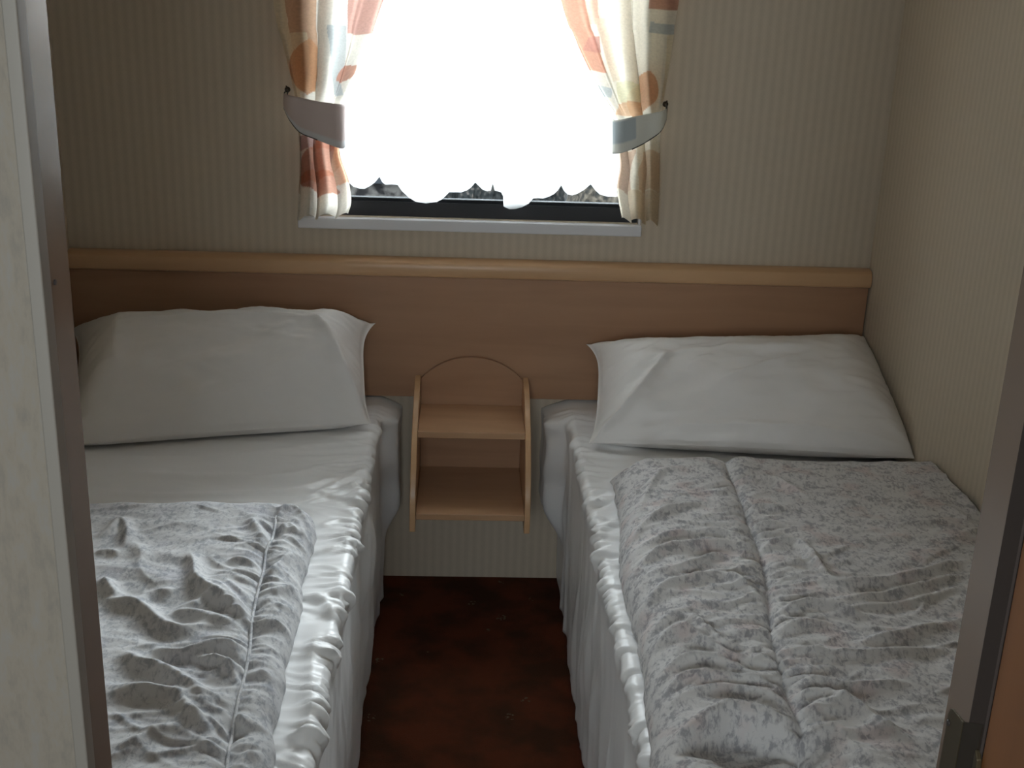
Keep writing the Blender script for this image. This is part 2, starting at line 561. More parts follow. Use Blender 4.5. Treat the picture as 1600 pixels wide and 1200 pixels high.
# door lining: jamb return faces plus the left cream edge strip on the corridor side
tl = box('trim_1', (DL - 0.008, DL), (-1.930, YF), (0, 1.95), M['jamb']); tag(tl, kind=S)
box('edge_strip', (DL - 0.0075, DL + 0.0005), (-1.9445, -1.930), (0, 1.95), M['jamb_strip'], tl, bevel=0.0012)
p = at_x(85, 441, DL)
bm = bmesh.new()
add_tube(bm, [(DL - 0.001, p[1], p[2]), (DL + 0.0008, p[1], p[2])], 0.0016, 12)
me = bpy.data.meshes.new('screw'); bm.to_mesh(me); bm.free()
link('screw', me, M['screw'], tl)
tr_ = box('trim_2', (DR, DR + 0.008), (-1.932, YF), (0, 1.95), M['jamb']); tag(tr_, kind=S)
box('edge_strip', (DR - 0.0002, DR + 0.0075), (-1.953, -1.932), (0, 1.95), M['gap_shade'], tr_)  # dark strip standing in for the shaded gap beside the door
tag(box('trim_3', (DL - 0.008, DR + 0.008), (-1.932, YF), (1.944, 1.95), M['jamb']), kind=S)
# the open door leaf, swung into the corridor, on its hinge
dr = empty('door_1', (DR, -1.955, 0)); tag(dr, kind=S)
box('door_panel', (DR + 0.001, DR + 0.034), (-2.50, -1.9545), (0.012, 1.93), M['door_wood'], dr, bevel=0.0012)
hg = prism('hinge', [(-1.9035, 0.70), (-1.9035, 0.912), (-1.9055, 0.9165), (-1.9085, 0.918), (-1.9262, 0.920), (-1.9262, 0.70)], 'x', DR - 0.0012, DR + 0.0005, M['bronze'], dr, bevel=0.0004)
prism('hinge_gap_shade', [(-1.9262, 0.70), (-1.9262, 0.920), (-1.951, 0.935), (-1.951, 0.70)], 'x', DR - 0.0008, DR + 0.0005, M['dark_bronze'], hg)  # dark plate painted in place of the shaded recess between the hinge leaves
prism('hinge_lip', [(-1.9515, 0.70), (-1.9515, 0.917), (-1.956, 0.912), (-1.9585, 0.897), (-1.9595, 0.70)], 'x', DR - 0.0030, DR + 0.0008, M['bronze'], hg, bevel=0.0008)
tube('screw', [(DR - 0.0020, -1.9065, 0.906), (DR - 0.0011, -1.9065, 0.906)], 0.0022, M['screw'], hg, 12)

# ------------------------------------------------------------------ window
w1 = boxes('window_1', [((WX0, WX1), (0.018, 0.05), (WZ0, WZ0 + 0.031)), ((WX0, WX1), (0.018, 0.05), (WZ1 - 0.03, WZ1)),
                        ((WX0, WX0 + 0.03), (0.018, 0.05), (WZ0 + 0.031, WZ1 - 0.03)), ((WX1 - 0.03, WX1), (0.018, 0.05), (WZ0 + 0.031, WZ1 - 0.03))],
           M['black_rubber'])
tag(w1, kind=S)
boxes('glazing_bead', [((WX0 + 0.03, WX1 - 0.03), (0.026, 0.044), (WZ0 + 0.031, WZ0 + 0.038)), ((WX0 + 0.03, WX1 - 0.03), (0.026, 0.044), (WZ1 - 0.037, WZ1 - 0.03))],
      M['grey_metal'], w1)
box('window_glass', (WX0 + 0.03, WX1 - 0.03), (0.034, 0.037), (WZ0 + 0.031, WZ1 - 0.03), M['glass'], w1)
sb = boxes('window_sill', [((-1.262, -0.518), (-0.016, 0.02), (0.842, 0.8665)), ((WX0 - 0.006, WX0), (-0.006, 0.02), (0.8665, 1.70)), ((WX1, WX1 + 0.006), (-0.006, 0.02), (0.8665, 1.70)),
                           ((WX0, WX1), (-0.016, 0.02), (WZ1, 1.70))], M['white_plastic'], w1, bevel=0.004)

# ------------------------------------------------------------------ headboard
hb = empty('headboard', (-0.878, 0, 0.464))
tag(hb, 'long beech headboard panel spanning the wall behind both beds below the window', 'headboard')
box('headboard_panel', (XL + 0.002, -0.003), (-0.0205, -0.001), (0.464, 0.745), M['beech'], hb, bevel=0.0015)
prof = [(-0.001, 0.742), (-0.024, 0.742), (-0.031, 0.745), (-0.0345, 0.752), (-0.0345, 0.766), (-0.031, 0.775), (-0.023, 0.781), (-0.012, 0.783), (-0.001, 0.783)]
prism('top_moulding', prof, 'x', XL + 0.002, -0.002, M['beech_light'], hb, bevel=0.0015)

# ------------------------------------------------------------------ bedside shelf unit
bs = empty('bedside_shelf', (-0.878, -0.021, 0.262))
tag(bs, 'small beech bedside shelf unit with arched back fixed between the beds', 'shelf unit')
side = smooth_line([(-0.045, 0.516), (-0.090, 0.508), (-0.140, 0.487), (-0.200, 0.450), (-0.250, 0.402), (-0.282, 0.345), (-0.292, 0.300), (-0.293, 0.258)], 42)
side = [(-0.0212, 0.258), (-0.0212, 0.516)] + [tuple(q) for q in side]
for x0 in (-1.006, -0.765):
    prism('side_panel', side, 'x', x0, x0 + 0.0125, M['beech_light'], bs, bevel=0.002)
arch = [(-0.9925, 0.276), (-0.9925, 0.512)]
for k in range(25):
    a = math.pi * k / 24
    arch.append((-0.879 - 0.1135 * math.cos(a), 0.512 + math.sqrt(0.150 ** 2 - (0.1135 * math.cos(a)) ** 2) - 0.0981))
arch += [(-0.7655, 0.512), (-0.7655, 0.276)]
prism('back_panel', arch, 'y', -0.033, -0.0215, M['beech'], bs, bevel=0.0012)
box('shelf', (-0.993, -0.765), (-0.207, -0.034), (0.4375, 0.452), M['beech_shelf'], bs, bevel=0.0015)
box('shelf', (-0.993, -0.765), (-0.290, -0.034), (0.2855, 0.300), M['beech_shelf'], bs, bevel=0.0015)

# ------------------------------------------------------------------ beds
LEDGE = [(430, 793), (462, 797), (486, 815), (492, 845), (480, 888), (470, 915), (470, 955), (456, 1010), (447, 1050), (446, 1080), (438, 1110), (428, 1140), (426, 1200), (415, 1300), (404, 1420), (390, 1600)]
LHEAD = [(130, 803), (200, 801), (260, 806), (330, 803), (430, 801)]
REDGE = [(950, 740), (962, 780), (966, 850), (970, 900), (984, 960), (998, 1020), (1008, 1100), (1018, 1200), (1030, 1320), (1045, 1480), (1060, 1640)]
RHEAD = [(958, 745), (1100, 741), (1250, 742), (1450, 748)]
YFOOT = -1.87
ZM = 0.455


def bed(side, label):
    xr = -1.080 if side > 0 else -0.665
    x0, x1 = (XL + 0.012, xr - 0.022) if side > 0 else (xr + 0.022, XR - 0.012)
    t = empty('single_bed', ((x0 + x1) / 2, -0.95, 0)); tag(t, label, 'bed', 'twin single beds')
    box('bed_base', (x0 + 0.03, x1 - 0.03), (YFOOT + 0.03, -0.06), (0.0, 0.22), M['bed_base'], t)
    box('mattress', (x0 + 0.01, x1 - 0.012), (YFOOT + 0.02, -0.045), (0.222, ZM - 0.022), M['mattress'], t, bevel=0.02)


bed(+1, 'left single bed standing along the left wall, draped to the floor')
bed(-1, 'right single bed standing along the right wall, draped to the floor')


def sheet(side, folds, seed, label):
    """white sheet over the mattress: flat top, gathered edge, hanging side; q = distance in from the ridge"""
    xr = -1.080 if side > 0 else -0.665
    wall = XL + 0.006 if side > 0 else XR - 0.006
    width = abs(xr - wall)
    rows = 420
    yy = np.linspace(-0.002, YFOOT, rows)
    ntop, ncor, nside = 130, 16, 60
    rc = 0.013
    qs = np.concatenate([np.linspace(width, rc, ntop) ** 1.0, np.full(ncor + nside, 0.0)])
    # cross-section: position along (in, z) and outward normal
    sec = []
    for k in range(ntop):
        e = (k / (ntop - 1)) ** 0.75
        sec.append((width + (rc - width) * e, ZM, 0.0, 1.0))
    for k in range(1, ncor + 1):
        a = math.pi / 2 * k / ncor
        sec.append((rc - rc * math.sin(a), ZM - rc + rc * math.cos(a), math.sin(a), math.cos(a)))
    for k in range(1, nside + 1):
        z = (ZM - rc) * (1 - k / nside) + 0.006 * k / nside
        sec.append((0.0, z, 1.0, 0.0))
    sec = np.array(sec)
    Q = np.tile(sec[:, 0], (rows, 1)); Z = np.tile(sec[:, 1], (rows, 1))
    NO = np.tile(sec[:, 2], (rows, 1)); NZ = np.tile(sec[:, 3], (rows, 1))
    Y = np.tile(yy[:, None], (1, len(sec)))
    arc = np.tile(np.concatenate([[0], np.cumsum(np.hypot(np.diff(sec[:, 0]), np.diff(sec[:, 1])))]), (rows, 1))
    arc = arc - width                     # negative on the top, positive down the side
    X = xr - side * Q
    D = np.zeros_like(X)
    # traced wrinkles on the top
    for f in folds: D += fold(X, Y, *f)
    # gathers that cross the edge: single creases running in from the ridge and a little way down the side
    rs = np.random.RandomState(seed)
    off = arc - 0.004
    for k in range(170):
        yk = -0.06 - 1.80 * rs.rand()
        act = 0.45 if yk > -0.32 else 1.0
        li, lo = 0.03 + 0.12 * rs.rand() ** 2, 0.012 + 0.05 * rs.rand() ** 2
        w = 0.003 + 0.007 * rs.rand() ** 2; a = act * (0.002 + 0.0065 * rs.rand() ** 1.5)
        sl, cu = rs.uniform(-0.55, 0.55), rs.uniform(-2.5, 2.5)
        q = np.maximum(-off, 0); o_ = np.maximum(off, 0)
        d = Y - (yk + sl * off + cu * off * off)
        tp = np.clip(1 - q / li, 0, 1) * np.clip(1 - o_ / lo, 0, 1)
        D += a * tp * (np.exp(-(np.abs(d) / w) ** 1.05) - 0.4 * np.exp(-((d + 1.8 * w) / (1.6 * w)) ** 2))
    top = 1 - sstep(-0.01, 0.05, arc)
    D += top * (0.0012 * fbm(X * 9, Y * 16, 4, seed + 20) + 0.0030 * ridged(X * 3.2 + Y * 2, Y * 13, 2, seed + 31) * sstep(-0.30, -0.02, arc))
    D += 0.003 * noise2(Y * 9, Y * 0 + 2.5, seed + 70) * np.exp(-(off / 0.03) ** 2)
    # soft hanging folds on the side, slanting down from the gathers
    hang = sstep(0.0, 0.10, arc)
    for k in range(60):
        yk = -0.05 - 1.80 * rs.rand()
        w = 0.006 + 0.022 * rs.rand(); a = rs.uniform(-0.6, 1.0) * 0.42 * w
        s0 = 0.25 * rs.rand(); ln = 0.12 + 0.25 * rs.rand(); sl = rs.uniform(-0.45, 0.3)
        d = Y - (yk + sl * arc)
        tp = np.clip(np.minimum(arc - s0 + 0.02, s0 + ln - arc) / 0.08, 0, 1)
        D += a * tp * np.exp(-(np.abs(d) / w) ** 1.6)
    D += hang * (0.007 * noise2(Y * 5.5, arc * 1.8, seed + 40) + 0.003 * fbm(Y * 14 + arc * 4, arc * 4, 2, seed + 44) - 0.002)
    # pressed flat where the duvet and the pillow lie on it
    epx, hpx = (LEDGE, LHEAD) if side > 0 else (REDGE, RHEAD)
    e = smooth_line(np.array([at_z(a_, b_, ZM + 0.012) for a_, b_ in epx]), 60); eo = np.argsort(e[:, 1])
    yh = np.mean([at_z(a_, b_, ZM + 0.02)[1] for a_, b_ in hpx])
    out = np.maximum(side * (X - np.interp(Y, e[eo, 1], e[eo, 0])), Y - yh)
    lim = 0.0055 + 0.03 * sstep(0.012, 0.045, out)
    lim = np.minimum(lim, 0.0055 + 0.03 * np.maximum(sstep(-0.33, -0.37, Y), sstep(-0.035, -0.012, arc)))
    topm = 1 - sstep(-0.01, 0.01, arc)
    D = np.where(D > 0, lim * np.tanh(D / lim), D) * topm + D * (1 - topm)
    # loose tucked corner of cloth bulging out at the head end
    head = sstep(-0.150, -0.105, Y + 0.02 * noise2(arc * 12, Y * 3, seed + 50))
    zz = Z
    prof = sstep(ZM + 0.002, ZM - 0.022, zz) * sstep(0.145, 0.235, zz)
    bulge = (0.040 if side > 0 else 0.050) * head * prof
    D2 = bulge + 0.004 * head * prof * noise2(arc * 14, Y * 25, seed + 60)
    P = np.stack([X + side * NO * D + side * D2, Y, np.maximum(Z + NZ * D, 0.004)], -1)
    if side < 0: P = P[:, ::-1]
    me = grid_mesh('bed_sheet', P)
    o = link('bed_sheet', me, M['sheet'], None, smooth=True)
    so = o.modifiers.new('thickness', 'SOLIDIFY'); so.thickness = 0.0016; so.offset = -1
    tag(o, label, 'bed sheet', 'white bed sheets')
    return o


LFS = [([(128, 738), (250, 744), (400, 748), (470, 741), (552, 712)], ZM, 0.020, 0.007),
       ([(128, 768), (260, 776), (400, 771), (470, 765), (565, 735)], ZM, 0.014, 0.006),
       ([(130, 712), (300, 716), (420, 706), (520, 690)], ZM, 0.018, 0.004),
       ([(430, 792), (490, 776), (540, 752), (588, 726)], ZM, 0.010, 0.006),
       ([(470, 790), (520, 776), (560, 762)], ZM, 0.007, 0.005),
       ([(490, 830), (530, 815), (560, 818)], ZM, 0.007, 0.005),
       ([(490, 842), (535, 838), (550, 835)], ZM, 0.006, 0.004),
       ([(490, 855), (520, 848), (552, 852)], ZM, 0.008, 0.005),
       ([(470, 892), (500, 888), (540, 895)], ZM, 0.008, 0.006),
       ([(470, 932), (500, 938), (515, 955), (522, 975)], ZM, 0.012, 0.010),
       ([(450, 1020), (465, 1012), (490, 1025)], ZM, 0.010, 0.006),
       ([(500, 975), (490, 1020), (485, 1080), (480, 1190)], ZM, 0.014, 0.007),
       ([(440, 1180), (455, 1185), (470, 1198)], ZM, 0.008, 0.006)]
RFS = [([(880, 700), (910, 688), (960, 700), (1010, 704)], ZM, 0.010, 0.010),
       ([(872, 690), (880, 668), (910, 660)], ZM, 0.010, 0.008),
       ([(868, 645), (890, 655), (930, 650)], ZM, 0.014, 0.005),
       ([(905, 708), (950, 712), (1000, 716)], ZM, 0.008, 0.005),
       ([(915, 774), (940, 770), (962, 775)], ZM, 0.008, 0.005),
       ([(915, 800), (932, 788), (950, 786)], ZM, 0.007, 0.005),
       ([(925, 832), (950, 822), (968, 815)], ZM, 0.008, 0.006),
       ([(930, 870), (950, 860), (972, 855)], ZM, 0.008, 0.006)]
sheet(+1, LFS, 3, 'wrinkled white satin sheet draped over the left bed and its aisle side')
sheet(-1, RFS, 11, 'wrinkled white satin sheet draped over the right bed and its aisle side')

# ------------------------------------------------------------------ pillows


def pillow(c, tu, td, creases, seed, label, pin=(0.065, 0.065)):
    """c: four seam corners (front-left, front-right, back-right, back-left)"""
    FL, FR, BR, BL = [np.array(q, float) for q in c]
    nu, nv = 150, 110
    s1 = np.sin(np.linspace(-math.pi / 2, math.pi / 2, nu)); t1 = np.sin(np.linspace(-math.pi / 2, math.pi / 2, nv))
    Sg, Tg = np.meshgrid(s1, t1)
    nrm = np.cross(FR - FL, BL - FL); nrm /= np.linalg.norm(nrm)

    def base(s, t):
        s2 = s * (1 - np.where(s < 0, pin[0], pin[1]) * (1 - t ** 4) * (1 + 0.4 * t)); t2 = t * (1 - 0.05 * (1 - s * s))
        a = (s2[..., None] + 1) / 2; b = (t2[..., None] + 1) / 2
        return (FL * (1 - a) + FR * a) * (1 - b) + (BL * (1 - a) + BR * a) * b
    B = base(Sg, Tg)
    A = np.clip(1 - np.abs(Sg) ** 3.2, 0, 1) ** 0.62 * np.clip(1 - np.abs(Tg) ** 2.6, 0, 1) ** 0.62
    edge = np.minimum(1 - np.abs(Sg), 1 - np.abs(Tg))
    hip = -np.log(np.exp(-14 * (1 - np.abs(Sg)) / 0.36) + np.exp(-14 * (1 + Tg) / 1.2) + np.exp(-14 * (1 - Tg) / 0.72) + math.exp(-14)) / 14
    hip = np.sin(np.clip(hip, 0, 1) * math.pi / 2)
    A_low = A
    A = 0.25 * A + 0.75 * hip
    A = A * np.clip(edge * 30, 0, 1)
    # puckers running in from the seams and soft waviness
    ang = np.arctan2(Tg, Sg)
    wob = 0.006 * fbm(Sg * 2.2 + seed, Tg * 2.2, 3, seed) + 0.0035 * ridged(Sg * 2 + Tg, Tg * 3 - Sg, 2, seed + 5)
    puck = 0.0035 * ridged(ang * 5.5, edge * 1.5, 2, seed + 9) * np.exp(-(edge / 0.22) ** 2)
    H = A * tu + (wob * A ** 0.5) + puck * np.clip(edge * 14, 0, 1)
    for line, w, a in creases:
        d, t, sd = line_dist(Sg, Tg, smooth_line(line, 24))
        tp = np.clip(np.minimum(t, 1 - t) * 6 + 0.35, 0, 1)
        H += a * tp * np.exp(-(d / w) ** 1.4) * np.clip(edge * 12, 0, 1)
    rs = np.random.RandomState(seed)
    for k in range(34):                                   # fine creases in the cotton
        s0, t0 = rs.uniform(-0.85, 0.85), rs.uniform(-0.9, 0.8); th = rs.normal(0.15, 0.55); ln = rs.uniform(0.12, 0.45)
        a_ = (Sg - s0) * math.cos(th) + (Tg - t0) * math.sin(th); b_ = -(Sg - s0) * math.sin(th) + (Tg - t0) * math.cos(th) + rs.uniform(-0.5, 0.5) * a_ ** 2
        w = rs.uniform(0.012, 0.035)
        H += rs.uniform(0.0008, 0.0028) * np.exp(-(a_ / ln) ** 4) * (np.exp(-(np.abs(b_) / w) ** 1.2) - 0.3 * np.exp(-(b_ / (2.5 * w)) ** 2)) * np.clip(edge * 8, 0, 1)
    Up = B + nrm * H[..., None]
    Lo = B - nrm * (A_low * td)[..., None]
    Lo[..., 2] = np.maximum(Lo[..., 2], ZM + 0.0075)
    Up[..., 2] = np.maximum(Up[..., 2], ZM + 0.0085)
    for G in (Up, Lo):
        G[..., 1] = np.minimum(G[..., 1], -0.026)
        G[..., 0] = np.clip(G[..., 0], XL + 0.004, XR - 0.004)
    bm = bmesh.new()
    vu = [[bm.verts.new(Up[j, i]) for i in range(nu)] for j in range(nv)]
    vl = [[vu[j][i] if i in (0, nu - 1) or j in (0, nv - 1) else bm.verts.new(Lo[j, i]) for i in range(nu)] for j in range(nv)]
    for j in range(nv - 1):
        for i in range(nu - 1):
            bm.faces.new((vu[j][i], vu[j][i + 1], vu[j + 1][i + 1], vu[j + 1][i]))
            try: bm.faces.new((vl[j][i], vl[j + 1][i], vl[j + 1][i + 1], vl[j][i + 1]))
            except ValueError: pass
    me = bpy.data.meshes.new('pillow'); bm.to_mesh(me); bm.free()
    o = link('pillow', me, M['pillow'], None, smooth=True)
    return tag(o, label, 'pillow', 'white pillows at the headboard')


pillow([at_z(98, 697, 0.472), at_z(580, 662, 0.474), at_y(587, 505, -0.045), at_y(108, 512, -0.045)], 0.128, 0.09,
       [([(0.98, -0.98), (0.86, -0.5), (0.72, 0.05), (0.62, 0.25)], 0.045, 0.017),
        ([(-0.75, 0.22), (-0.2, 0.27), (0.3, 0.24), (0.66, 0.18)], 0.05, 0.013),
        ([(-0.7, 0.5), (-0.72, 0.0), (-0.68, -0.4)], 0.06, 0.007),
        ([(0.1, 0.55), (0.4, 0.42), (0.62, 0.25)], 0.05, 0.006),
        ([(0.25, 0.15), (0.35, 0.05), (0.5, 0.12)], 0.04, 0.004)], 4,
       'plump white pillow propped against the headboard on the left bed')
pillow([at_z(920, 692, 0.470), at_z(1434, 717, 0.495), at_y(1349, 525, -0.035), at_y(916, 538, -0.045)], 0.095, 0.09,
       [([(-0.98, -0.98), (-0.72, -0.45), (-0.5, 0.15)], 0.035, 0.015),
        ([(-0.5, 0.2), (0.0, 0.28), (0.5, 0.24)], 0.06, 0.006),
        ([(-0.2, -0.35), (0.1, -0.1), (0.4, 0.1)], 0.04, 0.009), ([(-0.35, -0.05), (-0.15, 0.15), (0.0, 0.4)], 0.035, 0.006),
        ([(-0.5, -0.85), (0.0, -0.8), (0.5, -0.82), (0.9, -0.9)], 0.05, 0.008)], 17,
       'plump white pillow propped against the headboard on the right bed', pin=(0.07, -0.02))

# ------------------------------------------------------------------ duvets


def duvet(side, edge_px, head_px, folds, seam_px, T, seed, label, mt, drops=(), amp=1.3, rum=1.0, pipe=0.008, wr=170):
    edge = smooth_line(np.array([at_z(a, b, ZM + 0.012) for a, b in edge_px]), 60)
    eo = np.argsort(edge[:, 1]); ex, ey = edge[eo, 0], edge[eo, 1]
    head = np.array([at_z(a, b, ZM + 0.02) for a, b in head_px])
    ho = np.argsort(head[:, 0])
    wall = XL + 0.010 if side > 0 else XR - 0.010
    nr, nc = 420, 330
    u = np.linspace(0, 1, nc); u = np.where(u > 0.8, 0.8 + 0.2 * np.sin((u - 0.8) / 0.2 * math.pi / 2), u)
    v = np.linspace(0, 1, nr); v = np.where(v < 0.1, 0.1 - 0.1 * np.sin((0.1 - v) / 0.1 * math.pi / 2), v)
    U, V = np.meshgrid(u, v)
    y0 = head[:, 1].mean()
    Y = y0 + (YFOOT + 0.004 - y0) * V
    XE = np.interp(Y, ey, ex)
    XE = XE + 0.004 * noise2(Y * 30, Y * 0 + 0.5, seed)
    X = wall + (XE - wall) * U
    yh = np.interp(X, head[ho, 0], head[ho, 1])
    Y = Y + (yh - y0) * (1 - V) ** 2
    d_edge = np.abs(XE - X); d_head = np.abs(Y - yh)
    rnd = lambda d, w: np.sqrt(np.clip(1 - (1 - np.clip(d / w, 0, 1)) ** 2, 0, 1))
    cap = rnd(d_edge, 0.075) * rnd(d_head, 0.06)
    D = np.zeros_like(X)
    for f in folds: D += amp * fold(X, Y, *f)
    sp = smooth_line(np.array([at_z(a, b, 0.5) for a, b in seam_px]), 60)
    ds, ts, ss = line_dist(X, Y, sp)
    D += (-0.019 if pipe else -0.013) * np.exp(-(ds / (0.020 if pipe else 0.014)) ** 1.2)
    if not pipe: D -= 0.004 * np.exp(-(ds / 0.003) ** 2)
    # gathers pulled in by the seam
    g = ridged(Y * 30 + 0.9 * noise2(X * 9, Y * 12, seed + 1), X * 6 + Y * 2, 2, seed + 2)
    D += 0.0045 * g * np.exp(-(ds / 0.045) ** 2)
    # general rumple: stretched across the bed
    wx = X + 0.03 * noise2(X * 7, Y * 7, seed + 3); wy = Y + 0.03 * noise2(X * 6, Y * 8, seed + 4)
    D += rum * 0.0035 * ridged(wx * 6, wy * 10, 2, seed + 5) + rum * 0.0018 * fbm(wx * 16, wy * 18, 3, seed + 8) + 0.007 * noise2(X * 5, Y * 5, seed + 12)
    D += rum * 0.0005 * ridged(wx * 22, wy * 36, 2, seed + 14)
    rs = np.random.RandomState(seed)
    for k in range(wr):
        t_ = rs.rand()
        if rs.rand() < 0.55:                              # beside the seam, running into it
            j = int(t_ * (len(sp) - 1)); cx, cy = sp[j, 0] + rs.normal(0, 0.05), sp[j, 1]
        else:
            cy = rs.uniform(YFOOT + 0.1, y0 - 0.05); e_ = np.interp(cy, ey, ex); cx = wall + (e_ - wall) * rs.uniform(0.05, 0.97)
        th = rs.normal(-0.12 * side, 0.38); ln = rs.uniform(0.025, 0.085); w = rs.uniform(0.0035, 0.0075); cu = rs.uniform(-3.5, 3.5)
        k0 = (np.abs(Y - cy) < 0.13) & (np.abs(X - cx) < 0.13)
        xx, yy_ = X[k0] - cx, Y[k0] - cy
        a_ = xx * math.cos(th) + yy_ * math.sin(th); b_ = -xx * math.sin(th) + yy_ * math.cos(th) + cu * a_ ** 2
        D[k0] += rs.uniform(0.0012, 0.0042) * np.exp(-(a_ / ln) ** 4) * (np.exp(-(np.abs(b_) / w) ** 1.25) - 0.4 * np.exp(-((b_ + w) / (2.0 * w)) ** 2))
    for px, w, a, dec in drops:
        ln = smooth_line(np.array([at_z(p_[0], p_[1], 0.5) for p_ in px]), 30)
        d, t, s = line_dist(X, Y, ln)
        tp = np.clip(np.minimum(t, 1 - t) * 4, 0, 1)
        D -= a * tp * (s < 0) * sstep(0, w, d) * np.exp(-(np.maximum(d - w, 0) / dec) ** 2)
    Z = ZM + 0.0100 + np.maximum(cap * (T + D), 0.0)
    # the rounded side bulges out a little beyond its foot
    P = np.stack([X, Y, Z], -1)
    flip = side < 0
    # skirt
    lo = P[:, -1:].copy(); lo[..., 2] = ZM + 0.0090
    P = np.concatenate([P, lo], 1)
    if not flip: P = P[:, ::-1]
    me = grid_mesh('duvet', P, True)
    o = link('duvet', me, mt, None, smooth=True)
    if pipe:                                              # corded piping sewn along the fold
        pp = []
        for q in sp:
            if not (YFOOT + 0.01 < q[1] < y0 - 0.02): continue
            k = np.argmin((X - q[0]) ** 2 + (Y - q[1]) ** 2)
            pp.append((q[0], q[1], Z.flat[k] + 0.0015))
        pp = np.array(pp); zz = pp[:, 2].copy()
        for k in range(len(pp)): pp[k, 2] = zz[max(0, k - 1):k + 2].mean() + 0.001
        tube('piping', [tuple(q) for q in pp], 0.0022, mt, o, 10)
    return tag(o, label, 'duvet', 'folded duvets')


LF = [([(297, 881), (304, 901), (306, 924), (318, 935), (333, 942), (356, 958), (383, 976), (396, 987)], 0.5, .013, .016),
      ([(355, 893), (383, 890), (410, 897)], 0.5, .010, .011),
      ([(320, 924), (342, 931), (367, 953), (392, 967)], 0.5, .010, .010),
      ([(347, 919), (374, 937), (396, 946)], 0.5, .009, .008),
      ([(214, 958), (241, 944), (275, 940)], 0.5, .012, .009),
      ([(160, 949), (185, 955), (216, 962), (237, 978), (252, 989), (275, 998), (300, 996), (330, 988)], 0.5, .015, .015),
      ([(162, 920), (174, 938), (183, 949)], 0.5, .012, .012),
      ([(392, 822), (402, 838), (409, 850), (415, 864)], 0.5, .014, .014),
      ([(257, 980), (284, 973), (320, 978), (365, 987)], 0.5, .012, .010),
      ([(275, 967), (304, 958), (333, 944)], 0.5, .009, .007),
      ([(147, 854), (169, 845), (189, 829), (200, 845), (196, 870)], 0.5, .013, .010),
      ([(239, 1025), (266, 1036), (293, 1036), (329, 1028), (387, 1025)], 0.5, .014, .015),
      ([(194, 1034), (214, 1050), (248, 1059), (275, 1077), (297, 1092), (318, 1108), (342, 1115)], 0.5, .015, .018),
      ([(313, 1040), (333, 1047), (354, 1054), (372, 1070), (372, 1088)], 0.5, .010, .012),
      ([(171, 1090), (207, 1095), (241, 1101), (275, 1108), (297, 1133), (320, 1153), (349, 1171)], 0.5, .016, .018),
      ([(354, 1052), (383, 1052)], 0.5, .008, .007),
      ([(185, 1196), (214, 1182), (252, 1162), (288, 1158)], 0.5, .014, .011),
      ([(322, 1149), (336, 1143), (354, 1147)], 0.5, .007, .008),
      ([(401, 1052), (430, 1054), (444, 1047)], 0.5, .009, .010),
      ([(372, 1194), (395, 1178), (419, 1164)], 0.5, .010, .010),
      ([(369, 1120), (380, 1130), (392, 1135)], 0.5, .009, .009),
      ([(426, 936), (450, 921), (470, 908)], 0.5, .009, .012),
      ([(431, 951), (453, 945), (470, 936)], 0.5, .008, .008),
      ([(406, 984), (431, 978), (462, 973)], 0.5, .009, .011),
      ([(422, 908), (440, 883), (461, 864)], 0.5, .009, .010),
      ([(428, 826), (440, 806), (462, 798), (478, 810), (486, 830)], 0.5, .009, .012),
      ([(436, 832), (452, 826), (466, 836)], 0.5, .007, .010),
      ([(460, 812), (472, 826), (478, 845)], 0.5, .007, .009),
      ([(440, 850), (455, 846), (470, 850), (484, 846)], 0.5, .007, .009),
      ([(150, 882), (170, 878), (190, 882)], 0.5, .012, .008),
      ([(210, 860), (222, 885), (214, 905)], 0.5, .014, .006)]
